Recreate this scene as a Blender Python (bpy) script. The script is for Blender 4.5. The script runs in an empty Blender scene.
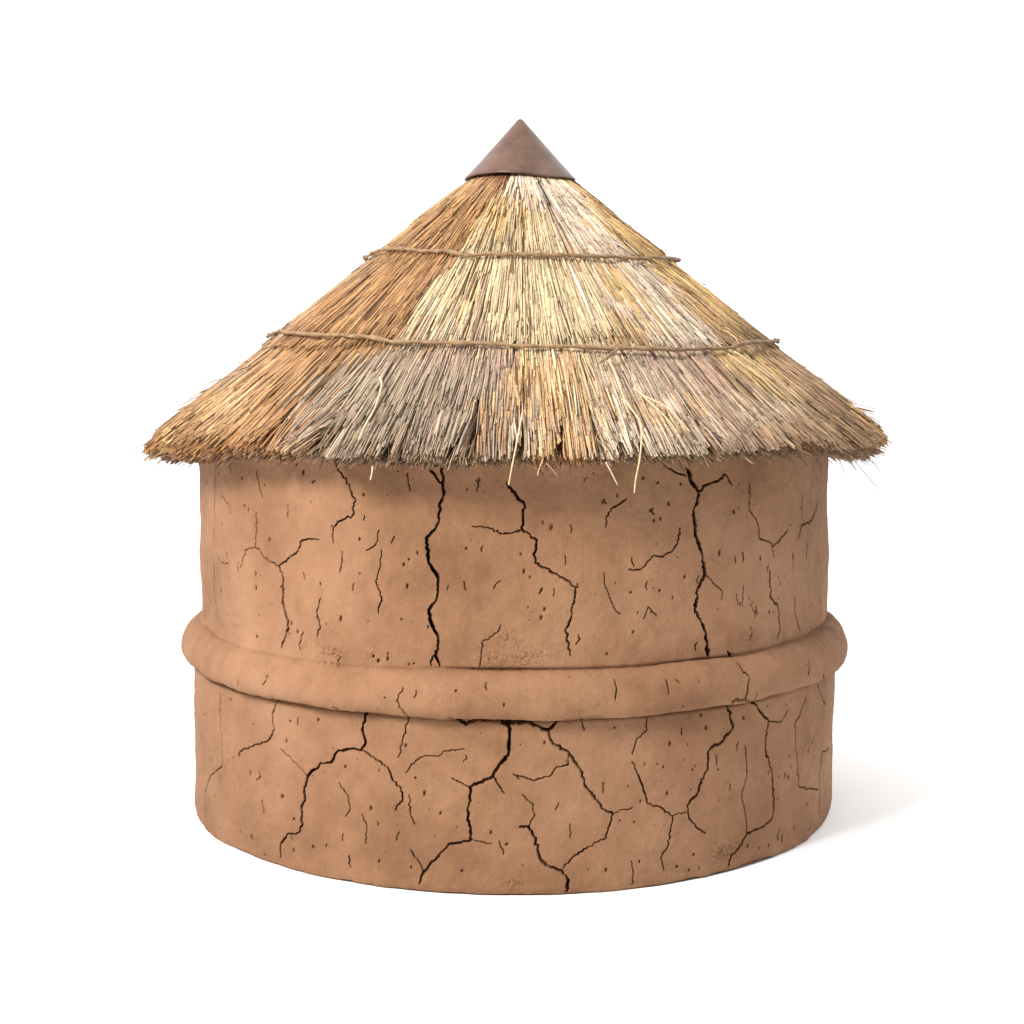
import bpy, math
import numpy as np
from mathutils import Vector
# ---- measured lines on the surfaces: (width, [angle, height, ...] in thousandths)
CRACKS=[(3.2,[-190,1097,-189,1056,-184,1030,-197,994,-199,955,-216,930,-233,913,-228,875,-229,849,-204,814,-203,788,-209,752,-229,725,-219,685,-202,654,-210,618,-198,581]),(2.2,[-220,1091,-206,1070,-189,1051]),(2.2,[-210,618,-220,596,-222,583]),(1.8,[-495,1110,-487,1088,-457,1053,-432,1002,-442,963,-486,946,-502,930,-503,890]),(1.1,[-476,869,-476,842,-485,814]),(1.3,[-364,930,-373,892,-401,875]),(1.6,[-357,878,-364,830,-377,796,-360,754,-372,711]),(1.3,[-797,951,-795,906,-803,854]),(1.1,[-803,853,-846,845,-864,820,-876,793]),(1.8,[-803,853,-787,852,-763,829,-705,811,-663,838,-629,859,-614,887,-591,895,-553,896]),(2.2,[-705,811,-687,780,-694,719,-680,679,-671,647,-688,608,-692,593]),(1.7,[-552,739,-565,703,-552,663,-562,638]),(1.2,[-613,644,-626,605,-618,595]),(1.3,[-1049,1083,-1051,991,-1057,892,-1086,830,-1067,773,-1078,693,-1077,608]),(1.4,[-999,985,-941,961,-931,938]),(1.2,[-794,1065,-782,1019,-770,992]),(1.2,[-940,1085,-927,1052]),(1,[-1035,806,-995,796,-937,793]),(1,[-666,982,-667,945]),(1.3,[-110,945,-70,944,-30,926,14,931]),(1,[-36,689,-57,662,-84,650]),(1,[-84,650,-87,613,-92,585]),(1.5,[-704,523,-705,509,-715,495]),(1.3,[-444,785,-447,767]),(1.4,[-321,914,-329,898]),(1.2,[-281,1080,-277,1032]),(1.0,[-134,802,-128,781]),(1.0,[-36,806,-54,786]),(1.6,[-21,1062,-7,1035,14,1016]),(2,[-16,1053,7,1022,26,1001,23,970,20,938,59,909,54,878,54,852,97,827,133,809,162,789,152,745,147,705,134,679,143,638,148,612]),(1.5,[-38,926,-11,929,20,937]),(1.6,[300,1014,276,997,257,989,243,967,243,941]),(1.2,[238,1015,243,1002]),(1.7,[462,930,459,901,443,880,427,867,407,857,381,862,361,848,341,828,306,828]),(1.4,[237,822,238,795,259,746,269,723,283,715]),(3.5,[490,1083,497,1056,524,1015,505,975,508,943,511,907,532,861,544,806,519,762,509,713,529,679,543,651,549,613,553,585]),(2.2,[524,1015,540,1036,588,1046,619,1064,642,1036]),(1.7,[409,1101,451,1075,484,1065]),(1.1,[544,806,574,776,603,755,600,733]),(1.7,[709,1034,705,964,730,943,745,924,751,882,802,868,815,857,881,889,891,900]),(1.1,[807,867,816,824]),(2.2,[796,793,802,755,806,717,845,688,862,624,848,597]),(1.6,[1156,953,1125,925,1090,904,990,899,967,862]),(1,[1046,844,1043,796]),(1,[684,762,678,707]),(2,[649,843,649,827]),(2.4,[678,850,679,830]),(1,[711,708,729,683]),(1.2,[962,698,969,648,1004,594]),(1.2,[362,729,350,699]),(1.2,[362,729,374,718,388,703]),(2.3,[621,589,636,580,635,561,639,539,654,527,641,495,637,464]),(1.3,[255,555,256,535,250,505]),(1.3,[393,543,393,509]),(1.2,[928,530,911,490]),(1.1,[782,571,780,556]),(1,[74,786,65,773]),(0.9,[657,741,661,713]),(1,[985,986,996,917]),(1.3,[-980,424,-988,359,-979,281,-978,212,-1076,159,-1123,96,-1113,27]),(1.7,[-688,463,-718,411,-709,365,-738,332,-801,307,-870,279,-880,262]),(2.4,[-478,465,-460,451,-427,455,-397,455,-413,404,-403,373,-416,349,-448,348,-485,341,-507,308,-541,300,-564,280,-588,257,-601,218,-599,190,-614,169,-609,118,-622,97,-667,83,-692,50,-693,13]),(1.2,[-588,257,-612,274,-650,299,-689,318]),(1.9,[-416,349,-381,334,-337,311,-323,276,-300,260,-295,233,-319,199]),(1.5,[-281,534,-296,499,-273,461,-294,382,-306,341]),(1.5,[-285,302,-271,325,-234,350,-197,351,-184,364,-130,373]),(3,[-164,461,-125,438,-101,449,-58,453,-24,454,19,444]),(3.4,[-22,451,-11,429,-14,393,-16,358,-38,335,-55,303,-86,287,-114,273]),(1.6,[-114,273,-130,279,-162,296]),(1.6,[-55,303,-40,281,-26,259]),(2.9,[-114,273,-117,230,-120,194,-111,133,-144,124,-171,119,-203,81,-222,61,-240,37,-250,10]),(1.3,[-111,133,-60,126]),(1.4,[-240,42,-254,68,-277,98]),(1.2,[-486,253,-460,215,-455,184,-468,163]),(1.2,[-418,175,-403,149,-404,98]),(1.4,[-278,243,-277,203,-263,166]),(1.2,[-765,160,-754,123]),(1.2,[-620,413,-622,392]),(1.6,[-456,61,-450,29]),(1.1,[-307,141,-315,117]),(1.2,[-38,133,-29,97]),(1.2,[-475,116,-477,97]),(1.3,[-3,308,14,295]),(3.2,[-40,456,-20,440,-2,444,15,454,50,438,85,424,99,437,110,449]),(2,[110,449,142,460,220,460]),(2.3,[85,424,99,388,139,366,158,336,176,309,184,272,216,234,230,211,258,192]),(1.3,[258,192,276,203,314,207]),(1.8,[139,366,139,333,103,322,90,303,46,293,-2,308]),(1.9,[258,192,246,160,241,133,198,113,153,88,126,58]),(1.4,[20,255,46,232,52,200,37,173]),(2.9,[15,171,37,171,55,132,64,91,82,67,122,53,140,25,135,-5]),(1.3,[350,453,351,409,322,389,311,350]),(1.8,[311,329,328,294,342,261,357,213,397,198,429,173,424,132,414,87,396,62,406,28]),(1.2,[429,173,470,177]),(2.8,[595,469,626,387,586,351,542,334,541,283,518,258,513,231,473,195]),(1.7,[473,195,481,162,504,132,538,108]),(2.6,[600,471,639,465,706,441,728,414,766,384]),(2,[766,384,756,343,753,306,789,232,807,132,798,100,751,86,687,80,661,47,629,24,620,3]),(1.5,[672,329,676,290,684,242,665,188,682,138,691,84]),(1,[766,384,823,370,857,398]),(1.4,[963,413,925,371,896,352,902,297,920,244,938,161,1078,120]),(1.1,[1260,202,1105,223,1084,172,1095,114,1118,36]),(1.4,[1009,477,1124,361]),(1.4,[172,459,180,421]),(1.6,[310,64,317,34,313,0]),(1.1,[231,279,231,253]),(1.1,[621,233,619,215]),(1.6,[851,44,848,23]),(1.2,[455,406,456,386]),(1.2,[115,230,106,214]),(1,[144,175,145,139])]
PITS=[-570,1047,-562,1051,-407,1021,-857,965,-283,856,-297,842,-803,743,-288,786,-126,888,-305,699,-484,690,-802,608,-1083,831,-384,598,-369,587,-270,585,-867,1042,-632,1091,-92,1066,-606,1072,-343,594,476,801,70,781,397,770,312,770,646,963,591,857,79,733,70,711,234,1007,369,981,380,954,426,996,349,1065,755,830,715,623,935,817,394,1051,96,943,25,830,318,667,245,613,400,957,-685,185,-464,300,-820,43,-570,68,-273,50,-136,50,-259,290,-192,201,-816,227,-914,417,-234,251,-145,532,-25,499,-388,196,-550,416,-1098,338,-285,374,-60,155,-1044,187,-640,131,-364,57,-762,6,418,370,419,368,533,397,412,235,1016,275,854,214,499,57,516,434,77,392,446,32,240,46,319,167,576,278,872,205,994,98,301,458,695,45,745,29,334,60,-20,124,664,407,983,-176,1238,337]
BLOBS=[('o',-0.796,0.332,0.101),('o',-0.582,0.612,0.101),('o',-0.818,0.679,0.101),('o',-0.598,0.732,0.089),('r',-0.467,0.201,0.03),('o',-0.379,0.733,0.046),('y',-1.402,0.648,0.041),('y',-1.405,0.709,0.035),('y',-1.412,0.449,0.041),('o',-0.667,0.466,0.076),('l',-0.958,0.985,0.056),('o',-0.939,0.901,0.066),('o',-0.852,0.816,0.056),('o',-1.068,1.09,0.066),('o',-0.827,1.108,0.066),('o',-0.658,1.069,0.066),('y',-1.136,1.128,0.03),('o',-0.748,0.882,0.046),('g',-0.448,0.91,0.086),('g',-0.52,0.973,0.061),('g',-0.242,0.969,0.091),('g',-0.316,1.058,0.076),('g',-0.163,1.084,0.061),('p',-0.159,0.84,0.051),('p',-0.4,0.821,0.046),('p',-0.253,0.846,0.046),('g',-0.503,1.063,0.041),('p',-0.586,1.036,0.035),('o',-0.069,1.055,0.035),('l',-0.099,0.998,0.025),('c',-0.195,0.581,0.086),('c',-0.004,0.684,0.101),('c',0.194,0.684,0.076),('y',-0.133,0.381,0.051),('c',-0.064,0.474,0.086),('c',0.125,0.437,0.061),('y',-0.214,0.65,0.025),('c',-0.326,0.683,0.061),('p',-0.149,0.734,0.035),('w',-0.268,0.717,0.025),('w',0.487,0.395,0.056),('w',0.618,0.278,0.041),('w',0.302,0.243,0.03),('l',1.106,0.285,0.03),('y',1.017,0.382,0.03),('l',0.262,0.48,0.023),('w',0.576,0.468,0.035),('w',0.638,0.629,0.061),('w',0.639,0.732,0.046),('y',0.508,0.595,0.035),('l',0.379,0.733,0.028),('y',0.547,0.682,0.03),('w',0.338,0.649,0.035),('l',0.93,0.641,0.046),('y',0.896,0.706,0.035),('b',0.912,0.764,0.041),('l',0.938,0.605,0.025),('b',1.034,0.781,0.03),('y',1.084,0.5,0.025),('l',0.912,0.764,0.025),('m',-0.015,1.055,0.041),('l',0.065,0.923,0.056),('l',0.135,0.998,0.051),('m',0.199,0.998,0.051),('l',0.076,1.083,0.035),('m',0.272,0.939,0.041),('m',0.344,0.909,0.03),('l',0.339,1.015,0.025),('w',0.261,1.086,0.035),('p',0.533,0.88,0.061),('m',0.421,0.941,0.046),('p',0.574,0.959,0.061),('m',0.448,1.047,0.051),('l',0.507,0.957,0.035),('y',0.787,0.866,0.035),('b',0.663,0.945,0.046),('y',0.84,0.932,0.041),('m',0.84,0.981,0.035),('m',0.677,1.023,0.041),('c',0.792,0.964,0.02),('b',1.014,0.987,0.051),('b',0.757,1.073,0.056),('b',1.032,1.054,0.056),('b',0.641,1.113,0.046),('b',0.861,1.11,0.035),('b',0.986,1.117,0.046),('p',0.533,1.094,0.046),('b',1.345,0.89,0.046),('b',1.084,1.124,0.03)]
STRAY=[('c',2.0,[-0.367,-0.838,1.321,-0.359,-0.888,1.299,-0.37,-0.961,1.246,-0.388,-0.995,1.21,-0.407,-1.022,1.168]),('c',1.7,[-0.367,-1.074,1.107,-0.369,-1.073,1.09,-0.373,-1.072,1.073]),('c',1.6,[0.002,-1.02,1.236,-0.011,-1.106,1.173,-0.021,-1.135,1.124,-0.032,-1.135,1.066]),('y',1.3,[0.052,-1.134,1.129,0.044,-1.134,1.11,0.038,-1.134,1.089]),('b',1.0,[0.059,-1.133,1.119,0.073,-1.132,1.105,0.088,-1.131,1.085]),('c',1.4,[0.205,-1.116,1.12,0.218,-1.114,1.096,0.234,-1.111,1.064]),('c',1.8,[0.222,-0.819,1.375,0.241,-0.879,1.332,0.261,-0.963,1.267,0.292,-1.022,1.219,0.295,-1.069,1.181,0.289,-1.097,1.129,0.279,-1.1,1.075,0.276,-1.101,1.043]),('c',1.7,[0.288,-0.9,1.297,0.309,-0.928,1.277,0.363,-0.959,1.25,0.398,-0.982,1.216,0.423,-0.994,1.187]),('c',1.7,[0.298,-0.913,1.285,0.337,-0.963,1.248,0.368,-0.987,1.217,0.395,-1.02,1.176]),('b',1.0,[0.392,-0.993,1.214,0.385,-1.042,1.18,0.382,-1.063,1.146]),('t',2.0,[0.258,-0.803,1.398,0.231,-0.826,1.378,0.198,-0.853,1.355]),('b',1.0,[0.889,-0.706,1.104,0.943,-0.632,1.055,1.012,-0.514,0.996]),('b',1.0,[0.848,-0.754,1.102,0.857,-0.744,1.082,0.87,-0.729,1.058]),('b',1.0,[0.964,-0.599,1.088,0.992,-0.552,1.068,1.012,-0.513,1.051]),('y',1.1,[0.445,-0.262,1.646,0.474,-0.354,1.613,0.516,-0.367,1.584,0.553,-0.348,1.568]),('b',0.9,[-0.415,-0.225,1.72,-0.384,-0.245,1.719,-0.355,-0.276,1.701]),('b',1,[-1.065,-0.391,1.096,-1.103,-0.292,1.075,-1.115,-0.3,1.064]),('y',1,[-1.018,-0.502,1.084,-1.035,-0.466,1.067,-1.054,-0.421,1.048]),('b',1,[-0.874,-0.724,1.113,-0.882,-0.714,1.102,-0.891,-0.704,1.093]),('c',1.8,[0.586,-0.595,1.386,0.632,-0.614,1.355,0.685,-0.628,1.312]),('c',1.6,[0.564,-0.627,1.38,0.608,-0.651,1.347,0.648,-0.657,1.315])]
CORD1=[(-1.259,0.5),(-1.144,0.485),(-1.004,0.472),(-0.785,0.472),(-0.568,0.479),(-0.424,0.485),(-0.292,0.494),(-0.061,0.494),(0.223,0.497),(0.407,0.493),(0.602,0.499),(0.791,0.503),(1.006,0.501),(1.167,0.51)]
CORD2=[(-1.409,0.794),(-1.193,0.775),(-0.937,0.774),(-0.694,0.775),(-0.501,0.787),(-0.397,0.797),(-0.273,0.794),(-0.17,0.794),(-0.02,0.807),(0.126,0.807),(0.258,0.812),(0.395,0.817),(0.546,0.82),(0.682,0.815),(0.89,0.807),(1.233,0.811)]
W_DIR = (.05, .72, .68); W_MAP = (-.3, .4, .03, 1.9)
LIGHTS = [('key_softbox', -38, 36, 6.5, 1.8, 600, (1, .97, .93))]
PI = math.pi
rng = np.random.default_rng(7)
scene = bpy.context.scene
ROOF_X = .0175            # the roof sits a little off the wall's axis
SL = .815                 # roof slope (rise over run)
CA, SA = 1/math.hypot(1, SL), SL/math.hypot(1, SL)
def zroof(r): return 1.917 - SL*(r-.1695)

# ------------------------------------------------------------------ noise
def _h(i, j, k, seed):
    n = (i*374761393 + j*668265263 + k*2147483647 + seed*974634541) & 0xffffffff
    n = ((n ^ (n >> 13))*1274126177) & 0xffffffff
    n = ((n ^ (n >> 16))*2246822519) & 0xffffffff
    return ((n ^ (n >> 15)) & 0xffff)/32767.5 - 1
def vnoise(x, y, z, seed=0):
    x, y, z = np.broadcast_arrays(x, y, z)
    xi, yi, zi = np.floor(x).astype(np.int64), np.floor(y).astype(np.int64), np.floor(z).astype(np.int64)
    u, v, w = x-xi, y-yi, z-zi
    u, v, w = u*u*(3-2*u), v*v*(3-2*v), w*w*(3-2*w)
    out = 0
    for a in (0, 1):
        for b in (0, 1):
            for c in (0, 1):
                out = out + _h(xi+a, yi+b, zi+c, seed)*(u if a else 1-u)*(v if b else 1-v)*(w if c else 1-w)
    return out
def fbm(x, y, z, seed=0, oct=4):
    s, a = 0, 1
    for o in range(oct):
        s = s + a*vnoise(x, y, z, seed+o*17); a *= .5; x = x*2.03; y = y*2.03; z = z*2.03
    return s

# ------------------------------------------------------------------ objects
def link(name, me, mat=None, parent=None):
    o = bpy.data.objects.new(name, me); scene.collection.objects.link(o)
    if mat: me.materials.append(mat)
    if parent: o.parent = parent
    return o
def np_mesh(name, co, faces_list, smooth=True):
    """co (n,3); faces_list = list of int arrays (m,k)"""
    me = bpy.data.meshes.new(name)
    me.vertices.add(len(co)); me.vertices.foreach_set('co', np.ascontiguousarray(co, np.float32).ravel())
    tot = np.concatenate([np.full(len(f), f.shape[1], np.int32) for f in faces_list])
    lv = np.concatenate([f.ravel() for f in faces_list]).astype(np.int32)
    me.loops.add(len(lv)); me.loops.foreach_set('vertex_index', lv)
    me.polygons.add(len(tot)); me.polygons.foreach_set('loop_start', np.concatenate([[0], np.cumsum(tot)[:-1]]).astype(np.int32))
    me.polygons.foreach_set('use_smooth', np.full(len(tot), smooth))
    me.update(calc_edges=True); me.validate()
    return me
def set_col(me, col):
    a = me.color_attributes.new('straw_colour', 'FLOAT_COLOR', 'POINT')
    c = np.ones((len(me.vertices), 4), np.float32); c[:, :3] = col
    a.data.foreach_set('color', c.ravel())

# ------------------------------------------------------------------ materials
def mat(name):
    m = bpy.data.materials.new(name); m.use_nodes = True
    nt = m.node_tree; b = nt.nodes['Principled BSDF']
    return m, nt, b
def node(nt, t, **kw):
    n = nt.nodes.new(t)
    for k, v in kw.items():
        if k in n.inputs: n.inputs[k].default_value = v
        else: setattr(n, k, v)
    return n
def ramp(nt, fac, stops):
    r = nt.nodes.new('ShaderNodeValToRGB'); el = r.color_ramp.elements
    while len(el) < len(stops): el.new(.5)
    for e, (p, c) in zip(el, stops): e.position = p; e.color = (*c, 1)
    nt.links.new(fac, r.inputs['Fac']); return r.outputs['Color']
def mix(nt, fac, a, b, mode='MIX'):
    m = nt.nodes.new('ShaderNodeMix'); m.data_type = 'RGBA'; m.blend_type = mode
    for i, v in ((0, fac), (6, a), (7, b)):
        if hasattr(v, 'is_linked'): nt.links.new(v, m.inputs[i])
        else: m.inputs[i].default_value = v if i == 0 else (*v, 1)
    return m.outputs[2]

def clay_material(name='sun_dried_mud'):
    m, nt, b = mat(name); L = nt.links.new
    tc = node(nt, 'ShaderNodeTexCoord'); P = tc.outputs['Object']
    big = node(nt, 'ShaderNodeTexNoise', Scale=2.6, Detail=6, Roughness=.6); L(P, big.inputs['Vector'])
    col = ramp(nt, big.outputs['Fac'], [(.28, CLAY[0]), (.47, CLAY[1]), (.68, CLAY[2])])
    mid = node(nt, 'ShaderNodeTexNoise', Scale=17, Detail=8, Roughness=.7); L(P, mid.inputs['Vector'])
    col = mix(nt, 1.0, col, ramp(nt, mid.outputs['Fac'], [(.28, (.84, .83, .81)), (.47, (1, 1, 1)), (.72, (1.1, 1.1, 1.11))]), 'MULTIPLY')
    fine = node(nt, 'ShaderNodeTexNoise', Scale=170, Detail=5, Roughness=.75); L(P, fine.inputs['Vector'])
    col = mix(nt, 1.0, col, ramp(nt, fine.outputs['Fac'], [(.2, (.82, .8, .78)), (.5, (1, 1, 1)), (.8, (1.1, 1.1, 1.1))]), 'MULTIPLY')
    L(col, b.inputs['Base Color'])
    b.inputs['Roughness'].default_value = .88; b.inputs['Specular IOR Level'].default_value = .25
    bump = node(nt, 'ShaderNodeBump', Strength=.6, Distance=.004); L(fine.outputs['Fac'], bump.inputs['Height'])
    st = node(nt, 'ShaderNodeTexNoise', Scale=34, Detail=4, Roughness=.6)
    mp = node(nt, 'ShaderNodeMapping', Scale=(1.6, 1.6, .6)); L(P, mp.inputs['Vector']); L(mp.outputs['Vector'], st.inputs['Vector'])
    b2 = node(nt, 'ShaderNodeBump', Strength=.3, Distance=.008); L(st.outputs['Fac'], b2.inputs['Height'])
    L(b2.outputs['Normal'], bump.inputs['Normal']); L(bump.outputs['Normal'], b.inputs['Normal'])
    return m
def straw_material():
    m, nt, b = mat('dry_thatch_straw'); L = nt.links.new
    at = node(nt, 'ShaderNodeVertexColor', layer_name='straw_colour')
    tc = node(nt, 'ShaderNodeTexCoord')
    n = node(nt, 'ShaderNodeTexNoise', Scale=95, Detail=3, Roughness=.6); L(tc.outputs['Object'], n.inputs['Vector'])
    col = mix(nt, 1.0, at.outputs['Color'], ramp(nt, n.outputs['Fac'], [(.3, (.7, .66, .62)), (.55, (1, 1, 1)), (.75, (1.1, 1.08, 1.05))]), 'MULTIPLY')
    L(col, b.inputs['Base Color']); b.inputs['Roughness'].default_value = .6; b.inputs['Specular IOR Level'].default_value = .3
    return m
def cord_material():
    m, nt, b = mat('fibre_cord'); L = nt.links.new
    tc = node(nt, 'ShaderNodeTexCoord')
    n = node(nt, 'ShaderNodeTexNoise', Scale=60, Detail=5, Roughness=.7); L(tc.outputs['Object'], n.inputs['Vector'])
    L(ramp(nt, n.outputs['Fac'], [(.3, (.12, .068, .032)), (.55, (.24, .145, .07)), (.75, (.33, .21, .105))]), b.inputs['Base Color'])
    b.inputs['Roughness'].default_value = .75
    bp = node(nt, 'ShaderNodeBump', Strength=.5, Distance=.003); L(n.outputs['Fac'], bp.inputs['Height']); L(bp.outputs['Normal'], b.inputs['Normal'])
    return m
def cap_material():
    m, nt, b = mat('brown_cap_sheet'); L = nt.links.new
    tc = node(nt, 'ShaderNodeTexCoord')
    n = node(nt, 'ShaderNodeTexNoise', Scale=14, Detail=6, Roughness=.65); L(tc.outputs['Object'], n.inputs['Vector'])
    L(ramp(nt, n.outputs['Fac'], [(.3, (.045, .021, .012)), (.5, (.095, .045, .027)), (.72, (.135, .07, .046))]), b.inputs['Base Color'])
    b.inputs['Roughness'].default_value = .4; b.inputs['Specular IOR Level'].default_value = .33
    bp = node(nt, 'ShaderNodeBump', Strength=.25, Distance=.006); L(n.outputs['Fac'], bp.inputs['Height']); L(bp.outputs['Normal'], b.inputs['Normal'])
    return m
def flat_material(name, c, rough=.9):
    m, nt, b = mat(name); L = nt.links.new
    tc = node(nt, 'ShaderNodeTexCoord')
    n = node(nt, 'ShaderNodeTexNoise', Scale=3, Detail=4); L(tc.outputs['Object'], n.inputs['Vector'])
    L(ramp(nt, n.outputs['Fac'], [(.3, tuple(v*.985 for v in c)), (.7, c)]), b.inputs['Base Color'])
    b.inputs['Roughness'].default_value = rough
    return m
CLAY = [(.160, .0765, .038), (.236, .1185, .0605), (.292, .157, .086)]
M_CLAY, M_STRAW, M_CORD, M_CAP = clay_material(), straw_material(), cord_material(), cap_material()
M_CORE = flat_material('shaded_thatch_core', (.10, .062, .034))  # core coloured dark to stand in for shade in the straw gaps
M_FLOOR = flat_material('white_studio_paper', (.86, .86, .86), .85)

# ------------------------------------------------------------------ the mud walls
Z1, Z2 = .454, .573
CELL = .0019
TH = np.concatenate([np.arange(-PI, -1.72, .012), np.arange(-1.72, 1.72, CELL), np.arange(1.72, PI-.004, .012)])

def wobble(pts, w, seed):
    """jagged polyline: resample and jitter"""
    r = np.random.default_rng(seed); P = np.array(pts, float).reshape(-1, 2)
    out, ws = [], []
    wk = 1.0
    for a, b in zip(P[:-1], P[1:]):
        n = max(1, int(np.linalg.norm(b-a)/.0062))
        for i in range(n):
            q = a+(b-a)*i/n
            if i: q = q+r.normal(0, .0017, 2)
            wk = .45*wk+.55*r.uniform(.35, 1.6)
            out.append(q); ws.append(w*wk)
    out.append(P[-1]); ws.append(w*.5)
    ws[0] *= .7
    return np.array(out), np.array(ws)
LINES = []
for i, (w, q) in enumerate(CRACKS):
    LINES.append(wobble(np.array(q)/1000., w*(.0019 if w > 1.9 else .00138)/max(.35, math.cos(q[0]/1000.))**.5, 100+i))
r0 = np.random.default_rng(41)                 # cracks round the back of the hut, out of this view
for i in range(34):
    th = r0.uniform(1.45, 2*PI-1.45); th = th-2*PI if th > PI else th
    z = r0.uniform(.1, 1.05); a = r0.choice([-1.57, 1.57])+r0.normal(0, .4); p = [(th, z)]
    for k in range(r0.integers(3, 9)):
        a += r0.normal(0, .5); th += math.cos(a)*.04; z += math.sin(a)*.04; p.append((th, z))
    p = [(t, min(max(z, .03), 1.15)) for t, z in p if abs(t) > 1.42 and abs(t) < 3.12]
    if len(p) > 1: LINES.append(wobble(p, r0.choice([.003, .004, .006]), 400+i))
for i in range(150):                            # short hairlines everywhere
    th = r0.uniform(-3.1, 3.1); z = r0.uniform(.02, 1.12); l = r0.uniform(.006, .03)
    dx = r0.normal(0, .25)*l
    LINES.append(wobble([(th, z), (th+dx, z+l*.5), (th+dx*.4+r0.normal(0, .003), z+l)], r0.uniform(.0018, .0028), 600+i))
HOLES = []
for t, z in np.array(PITS).reshape(-1, 2)/1000.: HOLES.append((t, z, r0.uniform(.0026, .0045), r0.uniform(.8, 2.0), .011))
for i in range(700):
    s = r0.random()**2.5
    HOLES.append((r0.uniform(-3.1, 3.1), r0.uniform(.012, 1.15), .0014+.0022*s, r0.uniform(.6, 2.2), .004+.005*s))
# flaky chipped patches: angle, height, size, depth
CHIPS = [(-.53, .60, .028, .006), (-.49, .60, .02, .006), (-.6, .605, .02, .004), (-.06, .605, .03, .004), (.03, .608, .04, .004), (.08, .62, .02, .003), (-.02, .66, .03, .004), (-.4, .6, .02, .004), (.0, .02, .03, .004), (.6, .05, .05, .004), (.7, .62, .05, .003), (-.93, .62, .03, .003)]

def groove_field(T, S, s_of_z):
    D = np.zeros((len(S), len(T)))
    for P, W in LINES:
        Q = np.column_stack([P[:, 0], s_of_z(P[:, 1])])
        if Q[:, 1].max() < S[0]-.02 or Q[:, 1].min() > S[-1]+.02: continue
        for a, b, wa, wb in zip(Q[:-1], Q[1:], W[:-1], W[1:]):
            hw = max(.0009, (wa+wb)/4); m = hw*1.6+.001
            i0, i1 = np.searchsorted(T, [min(a[0], b[0])-m, max(a[0], b[0])+m])
            j0, j1 = np.searchsorted(S, [min(a[1], b[1])-m, max(a[1], b[1])+m])
            if i1 <= i0 or j1 <= j0: continue
            X = T[None, i0:i1]-a[0]; Y = S[j0:j1, None]-a[1]; d = b-a; L2 = d@d+1e-12
            t = np.clip((X*d[0]+Y*d[1])/L2, 0, 1)
            dist = np.hypot(X-t*d[0], Y-t*d[1])
            dep = min(.11, 22.0*hw)*np.clip((hw*1.2-dist)/(hw*.6), 0, 1)
            D[j0:j1, i0:i1] = np.maximum(D[j0:j1, i0:i1], dep)
    for t, z, r, e, dep in HOLES:
        s = float(s_of_z(np.array([z]))[0]); m = r*2.5
        i0, i1 = np.searchsorted(T, [t-m, t+m]); j0, j1 = np.searchsorted(S, [s-m, s+m])
        if i1 <= i0 or j1 <= j0: continue
        q = np.hypot((T[None, i0:i1]-t)/r*1.1, (S[j0:j1, None]-s)/(r*e))
        D[j0:j1, i0:i1] = np.maximum(D[j0:j1, i0:i1], dep*np.clip(1.35-q, 0, 1))
    return D

def revolve_part(name, prof, z_range, parent, seed, extra=None, cap=False, fine=CELL):
    """skin of revolution with cracks and hand-smoothed unevenness pressed into it"""
    prof = np.array(prof, float)
    seg = np.hypot(*np.diff(prof, axis=0).T); cum = np.concatenate([[0], np.cumsum(seg)])
    S = np.linspace(0, cum[-1], int(cum[-1]/fine))
    R, Z = np.interp(S, cum, prof[:, 0]), np.interp(S, cum, prof[:, 1])
    tr, tz = np.gradient(R), np.gradient(Z); l = np.hypot(tr, tz)+1e-12
    nr, nz = tz/l, -tr/l
    ok = (Z >= z_range[0])&(Z <= z_range[1])&(nr > .05)
    zz, ss = Z[ok], S[ok]; o = np.argsort(zz)
    s_of_z = lambda z: np.interp(z, zz[o], ss[o], left=-9, right=99)
    D = groove_field(TH, S, s_of_z)
    ct, stt = np.cos(TH)[None], np.sin(TH)[None]
    X, Y, ZZ = R[:, None]*stt, -R[:, None]*ct, Z[:, None]+0*ct
    u = 0.0075*fbm(X*2.3, Y*2.3, ZZ*2.6, seed, 3)+.0026*fbm(X*11, Y*11, ZZ*9, seed+5, 3)+.0009*fbm(X*50, Y*50, ZZ*42, seed+9, 2)
    rough = np.zeros_like(D)
    for t, z, sz, dep in CHIPS:
        if z_range[0]-.03 < z < z_range[1]+.03:
            s0 = np.interp(z, zz[o], ss[o]); g = np.exp(-((TH[None]-t)**2+((S[:, None]-s0)*1.5)**2)/sz**2)
            rough += dep*g
    n1 = fbm(X*95+ZZ*60, Y*95, ZZ*70, seed+21, 3)
    u = u+rough*np.clip(np.abs(n1)*2.2-.75, -1, .6)-D
    if extra is not None: u = u+extra(TH[None], ZZ)
    X, Y, ZZ = X+u*nr[:, None]*stt, Y-u*nr[:, None]*ct, ZZ+u*nz[:, None]
    # cracks run in slantwise, so that no light reaches their floor
    k = .5*D*np.tanh(TH*5)[None]; X, Y = X+k*ct, Y+k*stt
    n, m = X.shape
    co = np.stack([X, Y, ZZ], -1).reshape(-1, 3)
    idx = np.arange(n*m).reshape(n, m); nx = np.roll(idx, -1, 1)
    f = [np.stack([idx[:-1], nx[:-1], nx[1:], idx[1:]], -1).reshape(-1, 4)]
    me = np_mesh(name, co, f)
    return link(name, me, M_CLAY, parent)

hut = bpy.data.objects.new('hut', None); scene.collection.objects.link(hut)
hut.empty_display_size = .3
hut['label'] = 'round cracked mud hut with shaggy conical thatched roof and brown cap on white ground'
hut['category'] = 'hut'

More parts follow.
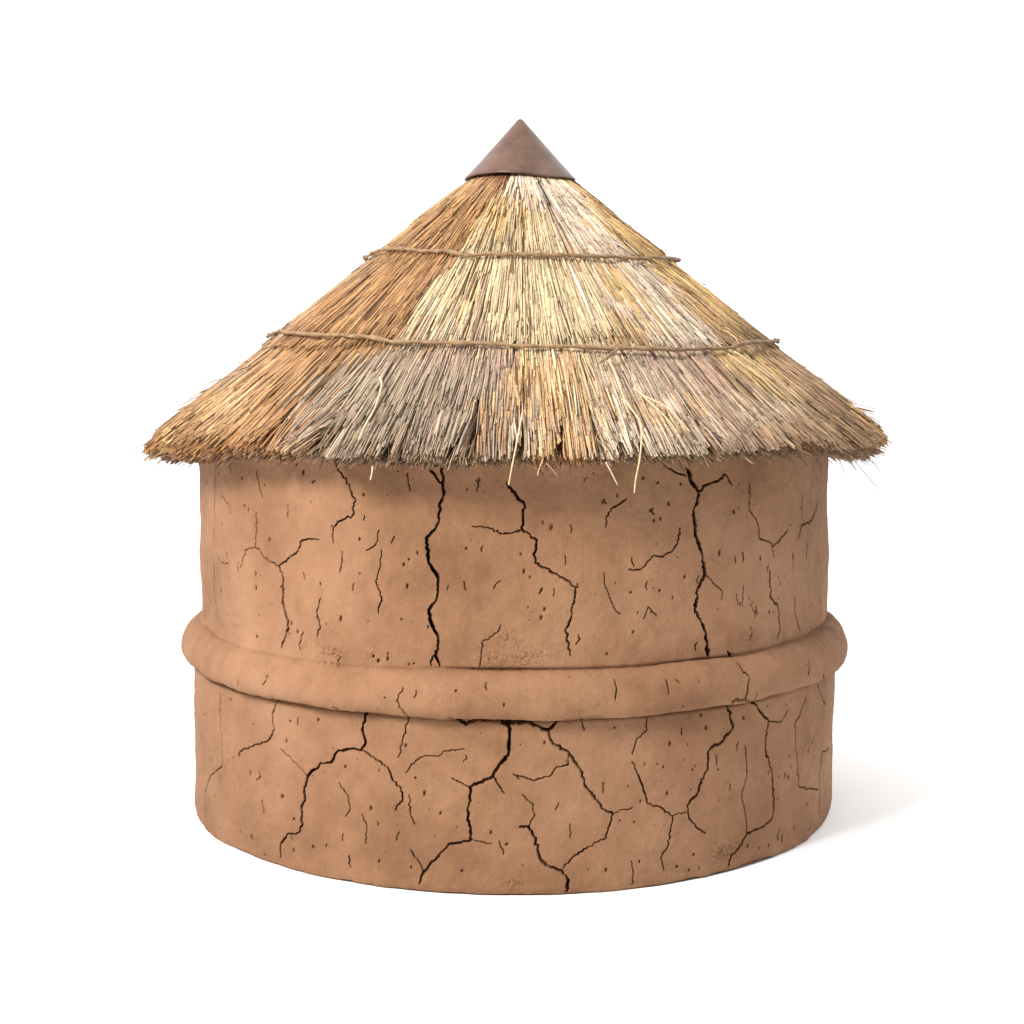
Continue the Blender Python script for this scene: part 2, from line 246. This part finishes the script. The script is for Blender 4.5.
revolve_part('plinth', [(.90, -.010), (.995, -.0125), (.9985, -.008), (1, .004), (1, .035), (1, Z1+.006), (.992, Z1+.016), (.93, Z1+.024)], (-.01, Z1+.008), hut, 3,
             extra=lambda t, z: .0022*vnoise(t*26, z*40, 0*z, 77)*np.exp(-((z+.003)/.022)**2)-.012*(.6+.5*vnoise(t*6, 0*z, 0*z, 8))*np.exp(-((z-Z1+.002)/.006)**2))
t = np.linspace(0, PI, 60)
uu = (1-np.cos(t))/2
ring_prof = [(.95, Z1+.004), (.985, Z1+.0015)]+[(1-.0296*u+.047*math.sin(a)**.85, Z1+(Z2-Z1)*u) for u, a in zip(uu, t)]+[(.955, Z2+.001), (.93, Z2+.002)]
revolve_part('moulded_band', ring_prof, (Z1+.001, Z2-.001), hut, 31, extra=lambda t, z: .004*vnoise(t*3.1, 0*t, 0*z+3, 5)*np.exp(-((z-.514)/.05)**2))
def wall_extra(t, z):
    fil = np.where(t < 0, 1, .35)*np.clip((-t-.15)/.5, .0, 1)
    return .011*fil*np.exp(-np.clip(z-Z2-.002, 0, 9)/.026)+.011*np.clip(-np.sin(t), 0, 1)*np.clip((z-.62)/.5, 0, 1)+.0095*vnoise(t*4.2, z*.8, 0*z+2, 12)-.010*np.clip((t+.3)/.2, 0, 1)*np.clip(.5+.9*vnoise(t*5, 0*z, 0*z, 44), 0, 1)*np.exp(-((z-Z2-.002)/.005)**2)
revolve_part('wall', [(.9704, .548), (.9704, .8), (.970, 1.22)], (.552, 1.215), hut, 57, extra=wall_extra)

# ------------------------------------------------------------------ the thatch
COLS = dict(o=(.345, .190, .082), y=(.51, .345, .155), g=(.305, .23, .163), p=(.375, .265, .19), c=(.56, .435, .265), w=(.575, .465, .355), b=(.34, .22, .13), r=(.22, .105, .05), l=(.49, .31, .155), t=(.30, .18, .09), m=(.46, .355, .255))
KEYS = 'oygpcwbrltm'; CARR = np.array([COLS[k] for k in KEYS])
BT = np.array([(b[1], b[2], b[3]) for b in BLOBS]); BK = np.array([KEYS.index(b[0]) for b in BLOBS])
# bundles on the side away from this view
r1 = np.random.default_rng(5); bt, bk = [], []
for i in range(150):
    th = r1.uniform(1.35, 2*PI-1.35); th = th-2*PI if th > PI else th
    r = .2+.95*math.sqrt(r1.random()); bt.append((th, r, r1.uniform(.05, .12)))
    bk.append(KEYS.index(r1.choice(list('ooyybblpyob'))))
BT = np.concatenate([BT, bt]); BK = np.concatenate([BK, bk])
SEAM_R, SEAM_T = [.2, .31, .385, .48, .6, .8], [-.17, -.36, -.39, -.378, -.443, -.47]
def straw_colour(th, r, tier):
    n = len(th); out = np.zeros((n, 3)); seam = np.interp(r, SEAM_R, SEAM_T)
    for a in range(0, n, 4000):
        T, R = th[a:a+4000, None], r[a:a+4000, None]
        d2 = ((T-BT[None, :, 0])*.775*(R+BT[None, :, 1])/2)**2+(1.29*(R-BT[None, :, 1]))**2
        sg = BT[None, :, 2]*.9
        e = -d2/(2*sg**2)+rng.gumbel(0, .75, d2.shape)
        if tier < 2:
            left = (T < seam[a:a+4000, None]); warm = np.isin(BK, [0, 1, 7])[None]
            e = np.where(left & ~warm & (BT[None, :, 0] > -1.3) & (T > -1.3), -99, e); e = np.where(~left & np.isin(BK, [0, 7])[None] & (T < 1.2), -99, e)
        k = BK[e.argmax(1)]; out[a:a+4000] = CARR[k]
    out *= np.exp(rng.normal(-.02, .22, (n, 1)))*np.exp(rng.normal(0, .035, (n, 3)))
    out *= np.where(rng.random((n, 1)) < .07, np.array([[.25, .20, .16]]), 1)     # random stalks darkened to paint the shaded slits between straws
    return np.clip(out, .02, .85)

K = 5
def straws_mesh(name, P0, P1, N, bend, rad, col, parent, m=None, taper=.75):
    """many thin stalks in one mesh: P0 root, P1 tip, N surface normal, bend = mid offset"""
    n = len(P0); T = np.array([0, .3, .65, 1.])
    C = P0[:, None]+(P1-P0)[:, None]*T[None, :, None]+bend[:, None]*(4*T*(1-T))[None, :, None]
    d = P1-P0; d /= np.linalg.norm(d, axis=1, keepdims=True)+1e-9
    side = np.cross(d, N); side /= np.linalg.norm(side, axis=1, keepdims=True)+1e-9
    up = np.cross(side, d)
    ang = np.arange(K)*2*PI/K
    rr = rad[:, None]*(1-(1-taper)*np.abs(T-.5)*2)[None]
    V = C[:, :, None]+rr[:, :, None, None]*(np.cos(ang)[None, None, :, None]*side[:, None, None]+np.sin(ang)[None, None, :, None]*up[:, None, None])
    nT = len(T); co = V.reshape(-1, 3)
    base = (np.arange(n)*nT*K)[:, None, None]; st = (np.arange(nT-1)*K)[None, :, None]; kk = np.arange(K)[None, None]; k2 = (kk+1) % K
    q = np.stack([base+st+kk, base+st+k2, base+st+K+k2, base+st+K+kk], -1).reshape(-1, 4)
    tip = (np.arange(n)*nT*K)[:, None]+(nT-1)*K+np.arange(K)[None]
    me = np_mesh(name, co, [q, tip])
    set_col(me, np.repeat(col, nT*K, axis=0))
    return link(name, me, m or M_STRAW, parent)
def cone_pt(th, r, lift):
    """point lift above the roof plane"""
    return np.stack([(r+lift*SA)*np.sin(th)+ROOF_X, -(r+lift*SA)*np.cos(th), zroof(r)+lift*CA], -1)
def cone_n(th): return np.stack([SA*np.sin(th), -SA*np.cos(th), CA+0*th], -1)
def thick(th): return .054+.04*np.clip((np.abs(th)-.75)/.7, 0, 1)   # the eave is thicker round the sides
def rmax(th): return 1.121-.018*np.sin(th)+.012*vnoise(th*7, 0*th, 0*th, 3)+.032*np.clip((np.abs(th)-.8)/.6, 0, 1)

prof = [(.05, -.02), (.2, -.028), (.5, -.03), (.8, -.032), (1.0, -.034), (1.075, -.038)]
th = np.linspace(-PI, PI, 240, endpoint=False)
rings = [cone_pt(th, 0*th+r, 0*th+l) for r, l in prof]
rb = cone_pt(th, 1.05+0*th, -.03-thick(th)*.6); rings.append(rb)
ri = rb.copy(); ri[:, 0] = .955*np.sin(th); ri[:, 1] = -.955*np.cos(th); ri[:, 2] = rb[:, 2]+.012; rings.append(ri)
rt = ri.copy(); rt[:, :2] *= .9; rt[:, 2] += .1; rings.append(rt)
co = np.concatenate(rings); nn = len(th); idx = np.arange(len(co)).reshape(-1, nn); nx = np.roll(idx, -1, 1)
roof = link('thatched_roof', np_mesh('thatched_roof', co, [np.stack([idx[:-1], idx[1:], nx[1:], nx[:-1]], -1).reshape(-1, 4)]), M_CORE, hut)

R_C1, R_C2 = .487, .7965
tufts = np.sort(rng.uniform(-PI, PI, 74))
def clump(th, amt):
    """pull tips toward the heart of their tuft so that wedge gaps open between tufts"""
    i = np.abs(((th[:, None]-tufts[None]+PI) % (2*PI))-PI).argmin(1)
    d = ((tufts[i]-th+PI) % (2*PI))-PI
    return th+d*amt, i
tuft_amt = np.clip(rng.normal(.2, .2, 74), 0, .7); tuft_lift = rng.normal(0, .004, 74); tuft_len = rng.normal(0, .007, 74)
SEAMS = [(.33, .2, .5, .012), (.29, .3, .47, .008), (-.62, .86, .98, .014), (-.27, .5, .66, .009), (-.16, .52, .7, .007), (-1.02, .6, .74, .008)]
WEDGES = [(-.5, .97, 1.13, .030), (-.46, .9, 1.1, .012), (.0, .98, 1.12, .013), (.095, .93, 1.12, .014), (.28, 1.0, 1.12, .018), (.235, .92, 1.1, .009), (.46, 1.02, 1.12, .014), (-.15, .95, 1.1, .008), (-.8, 1.0, 1.12, .014), (.72, 1.0, 1.12, .014), (-.3, 1.02, 1.12, .014), (2.1, .95, 1.12, .02), (-2.3, .95, 1.12, .02), (2.9, .95, 1.12, .02)]
def tier(name, k, n, ra, rb, lmin, lmax, rad0, over):
    r_tip = np.sqrt(rng.uniform((ra+.02)**2, (rb+over)**2, n))
    th = rng.uniform(-PI, PI, n)
    L = rng.uniform(lmin, lmax, n)
    L = np.minimum(L, (r_tip-.12)/CA*1.0)
    r_root = r_tip-L*CA
    if k == 2:
        lim = rmax(th); r_tip = np.minimum(r_tip, lim+rng.normal(0, .004, n)); r_root = r_tip-L*CA
    r_root = np.maximum(r_root, .14)
    amt = [0, .1, 1.][k]
    t1, ti = clump(th, 0)
    late = np.clip((r_tip-ra)/(rb-ra), 0, 1)
    t1 = th+(clump(th, 1)[0]-th)*tuft_amt[ti]*amt*late**2
    fan = rng.normal(0, .0038, n)/np.maximum(r_tip, .25)
    t1 = t1+fan
    # surface of this tier: laid over the next one down, thickening toward its lower edge
    bow = np.clip((r_tip-.22)/.12, 0, 1)*np.clip((1.0-r_tip)/.15, 0, 1)     # the slope hangs a little hollow
    surf = -.010-.012*bow*(.4+.6*np.clip((np.abs(th)-.6)/.5, 0, 1))+.007*late*(k < 2)+tuft_lift[ti]*[.6, .8, 1][k]
    seam = np.interp(r_tip, SEAM_R, SEAM_T)
    if k < 2: surf = surf+np.where((th < seam) & (th > -1.7), .006, 0)
    lift1 = surf+rng.normal(0, .0031, n)-.003*(rng.random(n) < .3)
    lift0 = lift1-L*rng.uniform(.05, .10, n)*np.where(L > .25, .8, 1)
    cl = r_root < .24; lift0 = np.where(cl, np.minimum(lift0, -.024), lift0); lift1 = np.where(r_tip < .30, np.minimum(lift1, -.017+.1*(r_tip-.17)), lift1)
    if k == 2: r_tip = r_tip+np.where(late > .9, tuft_len[ti], 0)
    P0, P1 = cone_pt(th, r_root, lift0), cone_pt(t1, r_tip, lift1)
    N = cone_n(th)
    bend = N*rng.normal(.0015, .002, (n, 1))+np.stack([np.cos(th), np.sin(th), 0*th], -1)*rng.normal(0, .0016, (n, 1))
    keep = np.ones(n, bool)
    for st, s0, s1, hw in SEAMS:
        keep &= ~((np.abs(t1-st)*r_tip < hw*.8) & (r_tip > s0) & (r_tip-.6*L*CA < s1))
    if k == 2:
        for st, s0, s1, hw in WEDGES: keep &= ~((np.abs(t1-st-.012*np.sin(r_tip*60)) < hw*(r_tip-s0)/(s1-s0)) & (r_tip > s0))
    col = straw_colour((th+t1)/2, r_tip-.15*L, k)
    rad = rad0*np.exp(rng.normal(0, .22, n))
    parts = [(P0, P1, N, bend, rad, col)]
    # a few stalks standing off the surface
    h = int(n*.006); j = rng.choice(np.nonzero(r_tip > .27)[0], h)
    d = (P1[j]-P0[j]); d /= np.linalg.norm(d, axis=1, keepdims=True)
    q1 = P1[j]+N[j]*rng.uniform(.004, .02, (h, 1))+d*rng.uniform(.0, .012, (h, 1))*(k < 2)+rng.normal(0, .008, (h, 3))
    parts.append((P1[j]-d*.09, q1, N[j], rng.normal(0, .004, (h, 3)), rad[j]*.6, col[j]))
    if k == 2:                                        # the cut edge: deeper courses whose ends show under the eave
        m = 17000
        th = rng.uniform(-PI, PI, m); dep = rng.uniform(.0, 1, m)
        rt = rmax(th)-.014-dep*thick(th)*.4+rng.normal(0, .007, m)
        t1 = clump(th, 1)[0]; ti = clump(th, 0)[1]; t1 = th+(t1-th)*tuft_amt[ti]*.6+rng.normal(0, .009, m)
        l1 = -.016-dep*thick(th); Ln = rng.uniform(.05, .16, m)
        P1 = cone_pt(t1, rt, l1+rng.normal(0, .004, m)); P0 = cone_pt(th, rt-Ln*CA, l1)
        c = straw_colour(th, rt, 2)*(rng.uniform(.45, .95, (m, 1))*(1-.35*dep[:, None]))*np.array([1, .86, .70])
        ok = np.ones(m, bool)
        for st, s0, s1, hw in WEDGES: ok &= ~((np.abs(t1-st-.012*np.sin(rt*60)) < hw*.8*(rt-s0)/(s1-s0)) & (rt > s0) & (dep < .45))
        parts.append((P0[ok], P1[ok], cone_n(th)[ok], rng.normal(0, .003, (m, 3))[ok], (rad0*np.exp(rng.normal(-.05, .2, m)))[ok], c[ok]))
        m = 5200                                      # flattened, tangled ends along the underside
        th = rng.uniform(-PI, PI, m); f = rng.random(m)
        zb = zroof(1.08)-thick(th)*1.2
        r_ = .985+f*(rmax(th)-1.03); a = th+rng.normal(0, .018, m)
        z0 = zb+f*.0+.018+rng.normal(0, .008, m)
        P0 = np.stack([(r_-.06)*np.sin(th)+ROOF_X, -(r_-.06)*np.cos(th), z0+.028], -1)
        r2 = r_+rng.uniform(-.01, .035, m)
        P1 = np.stack([r2*np.sin(a)+ROOF_X, -r2*np.cos(a), z0-rng.gamma(2, .005, m)], -1)
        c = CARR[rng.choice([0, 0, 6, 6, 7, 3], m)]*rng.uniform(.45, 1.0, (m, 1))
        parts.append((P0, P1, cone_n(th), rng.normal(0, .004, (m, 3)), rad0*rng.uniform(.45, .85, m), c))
        m = 330                                       # thin wisps poking out of the edge
        th = rng.uniform(-PI, PI, m); rt = rmax(th)-rng.uniform(0, .06, m); l = rng.uniform(-.9, .1, m)*thick(th)
        P0 = cone_pt(th, rt-.05, l); d = np.stack([np.sin(th), -np.cos(th), -.85+0*th], -1)
        P1 = cone_pt(th, rt, l)+d*rng.gamma(2, .005, (m, 1))+rng.normal(0, .012, (m, 3))
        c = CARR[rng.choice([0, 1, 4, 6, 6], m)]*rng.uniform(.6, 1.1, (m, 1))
        parts.append((P0, P1, cone_n(th), rng.normal(0, .004, (m, 3)), rad0*rng.uniform(.3, .55, m), c))
    else:
        parts[0] = tuple(a for a in parts[0])
    A = [np.concatenate([p[i] for p in parts]) for i in range(6)]
    kk = np.concatenate([keep, np.ones(len(A[0])-n, bool)])
    A = [a[kk] for a in A]
    return straws_mesh(name, *A, roof)
tier('thatch_layer', 2, 34000, .74, 1.128, .11, .28, .0025, .0)
tier('thatch_layer', 1, 17500, .44, R_C2, .18, .40, .0024, .010)
tier('thatch_layer', 0, 7000, .16, R_C1, .16, .34, .0023, .012)

def tube(name, pts, rad, parent, m, closed=False, K=10, col=None, wob=.0, seed=0):
    P = np.array(pts, float); n = len(P)
    T = np.roll(P, -1, 0)-np.roll(P, 1, 0) if closed else np.gradient(P, axis=0)
    T /= np.linalg.norm(T, axis=1, keepdims=True)+1e-9
    ref = np.array([0, 0, 1.]); ref = np.where(np.abs(T[:, 2:3]) > .95, np.array([[1., 0, 0]]), ref[None])
    S = np.cross(T, ref); S /= np.linalg.norm(S, axis=1, keepdims=True); U = np.cross(S, T)
    rad = np.broadcast_to(np.asarray(rad, float), (n,)); a = np.arange(K)*2*PI/K
    rr = rad[:, None]*(1+wob*np.sin(2*a[None]+np.arange(n)[:, None]*.55))
    co = (P[:, None]+rr[:, :, None]*(np.cos(a)[None, :, None]*S[:, None]+np.sin(a)[None, :, None]*U[:, None])).reshape(-1, 3)
    idx = np.arange(n*K).reshape(n, K); nx = np.roll(idx, -1, 1)
    if closed: i2, n2 = np.roll(idx, -1, 0), np.roll(nx, -1, 0); f = [np.stack([idx, nx, n2, i2], -1).reshape(-1, 4)]
    else: f = [np.stack([idx[:-1], nx[:-1], nx[1:], idx[1:]], -1).reshape(-1, 4), idx[:1, ::-1], idx[-1:]]
    me = np_mesh(name, co, f)
    if col is not None: set_col(me, col)
    return link(name, me, m, parent)
def catmull(P, n=8):
    P = np.array(P, float); E = np.vstack([2*P[0]-P[1], P, 2*P[-1]-P[-2]]); out = []
    for i in range(1, len(E)-2):
        for t in np.arange(n)/n:
            a, b, c, d = E[i-1:i+3]
            out.append(.5*(2*b+(c-a)*t+(2*a-5*b+4*c-d)*t*t+(3*b-a-3*c+d)*t**3))
    out.append(P[-1]); return np.array(out)

# ------------------------------------------------------------------ cords, stray stalks, cap
for pts, lift, seed in ((CORD1, .004, 1), (CORD2, .005, 2)):
    A = np.array(pts); t = np.linspace(-PI, PI, 700, endpoint=False)
    r_ = np.interp(t, np.concatenate([[-PI], A[:, 0], [PI]]), np.concatenate([[A[:, 1].mean()], A[:, 1], [A[:, 1].mean()]]))
    r_ = r_-.022*np.clip((np.abs(t)-.75)/.45, 0, 1)
    k = np.ones(9)/9; r_ = np.convolve(np.concatenate([r_[-4:], r_, r_[:4]]), k, 'valid')
    r_ = r_+.0025*vnoise(t*9, 0*t, 0*t, seed)
    li = lift+.003*vnoise(t*11, 0*t+3, 0*t, seed)+.003*np.clip((-.36-t)/.1, 0, 1)*np.clip((t+1.8)/.1, 0, 1)
    tube('binding_cord', cone_pt(t, r_, li), 0.0053*(1+.2*vnoise(t*25, 0*t, 0*t, seed+8)), roof, M_CORD, closed=True, wob=.22)
for c, w, q in STRAY:
    P = catmull(np.array(q).reshape(-1, 3)+np.array([ROOF_X, 0, 0]))
    n = len(P); t = np.linspace(0, 1, n)
    if c == 't': tube('cord_end', P, .0048*(1-.4*t), roof, M_CORD, wob=.2)
    else: tube('loose_straw', P, w*.00135*(1.1-.35*t), roof, M_STRAW, K=6, col=np.array(COLS[c])*1.08)

t = np.linspace(-PI, PI, 160, endpoint=False)
capp = [(.0, 2.0945), (.004, 2.0940), (.009, 2.0905), (.016, 2.0830), (.05, 2.0455), (.09, 2.0015), (.13, 1.9575), (.16, 1.926), (.1695, 1.9168), (.1725, 1.9130), (.1715, 1.9090), (.163, 1.911), (.10, 1.96), (.02, 2.03)]
wave = np.interp(t, [-PI, -1.6, -1.0, -.4, 0, .45, .9, 1.5, PI], [0, -.001, .003, .006, .003, -.007, -.004, -.002, 0])
rings = []
for i, (r, z) in enumerate(capp):
    f = min(1, (r/.17))**2 if i < 13 else 0
    rr = r*(1+.012*vnoise(t*1.6, 0*t+z*6, 0*t, 9)*min(1, r/.05))
    rings.append(np.stack([rr*np.sin(t)+ROOF_X, -rr*np.cos(t), z+wave*f], -1))
co = np.concatenate(rings); idx = np.arange(len(co)).reshape(len(capp), -1); nx = np.roll(idx, -1, 1)
cap = link('roof_cap', np_mesh('roof_cap', co, [np.stack([idx[:-1], idx[1:], nx[1:], nx[:-1]], -1).reshape(-1, 4)]), M_CAP, hut)

# ------------------------------------------------------------------ ground, light, camera
a = np.linspace(0, 2*PI, 128, endpoint=False)
g = link('ground', np_mesh('ground', np.stack([60*np.cos(a), 60*np.sin(a), 0*a], -1), [np.arange(128)[None]], False), M_FLOOR)
g['kind'] = 'structure'

w = bpy.data.worlds.new('World'); scene.world = w; w.use_nodes = True
nt = w.node_tree; bg = nt.nodes['Background']; bg.inputs['Color'].default_value = (1, 1, 1, 1)
# a white studio: bright behind and above the hut, dimmer on the camera's right-hand side
tc = nt.nodes.new('ShaderNodeTexCoord'); dp = nt.nodes.new('ShaderNodeVectorMath'); dp.operation = 'DOT_PRODUCT'
dp.inputs[1].default_value = Vector(W_DIR).normalized(); nt.links.new(tc.outputs['Generated'], dp.inputs[0])
mr = nt.nodes.new('ShaderNodeMapRange'); mr.interpolation_type = 'SMOOTHSTEP'; nt.links.new(dp.outputs['Value'], mr.inputs['Value'])
for i, v in enumerate(W_MAP): mr.inputs[i+1].default_value = v
nt.links.new(mr.outputs['Result'], bg.inputs['Strength'])
def area(name, az, el, dist, size, power, col, aim=(0, 0, .9)):
    l = bpy.data.lights.new(name, 'AREA'); l.shape = 'DISK'; l.size = size; l.energy = power; l.color = col
    o = bpy.data.objects.new(name, l); scene.collection.objects.link(o)
    az, el = math.radians(az), math.radians(el)
    p = Vector(aim)+dist*Vector((math.sin(az)*math.cos(el), -math.cos(az)*math.cos(el), math.sin(el)))
    o.location = p; o.rotation_euler = (Vector(aim)-p).to_track_quat('-Z', 'Y').to_euler()
for args in LIGHTS: area(*args)

c = bpy.data.cameras.new('camera'); cam = bpy.data.objects.new('camera', c); scene.collection.objects.link(cam)
c.sensor_width = 36; c.lens = 1589.3/1024*36; c.clip_end = 500; c.clip_start = .05
c.shift_x = -2.5/1024
hut.location.z = .013      # the wall's foot stands on the ground
cam.location = (0, -4.9787, 1.4161); cam.rotation_euler = (PI/2-.1045, 0, 0)
scene.camera = cam
scene.view_settings.view_transform = 'Standard'; scene.view_settings.look = 'None'
scene.view_settings.exposure = 0; scene.view_settings.gamma = 1; scene.view_settings.use_curve_mapping = False
scene.cycles.max_bounces = 6; scene.cycles.diffuse_bounces = 4
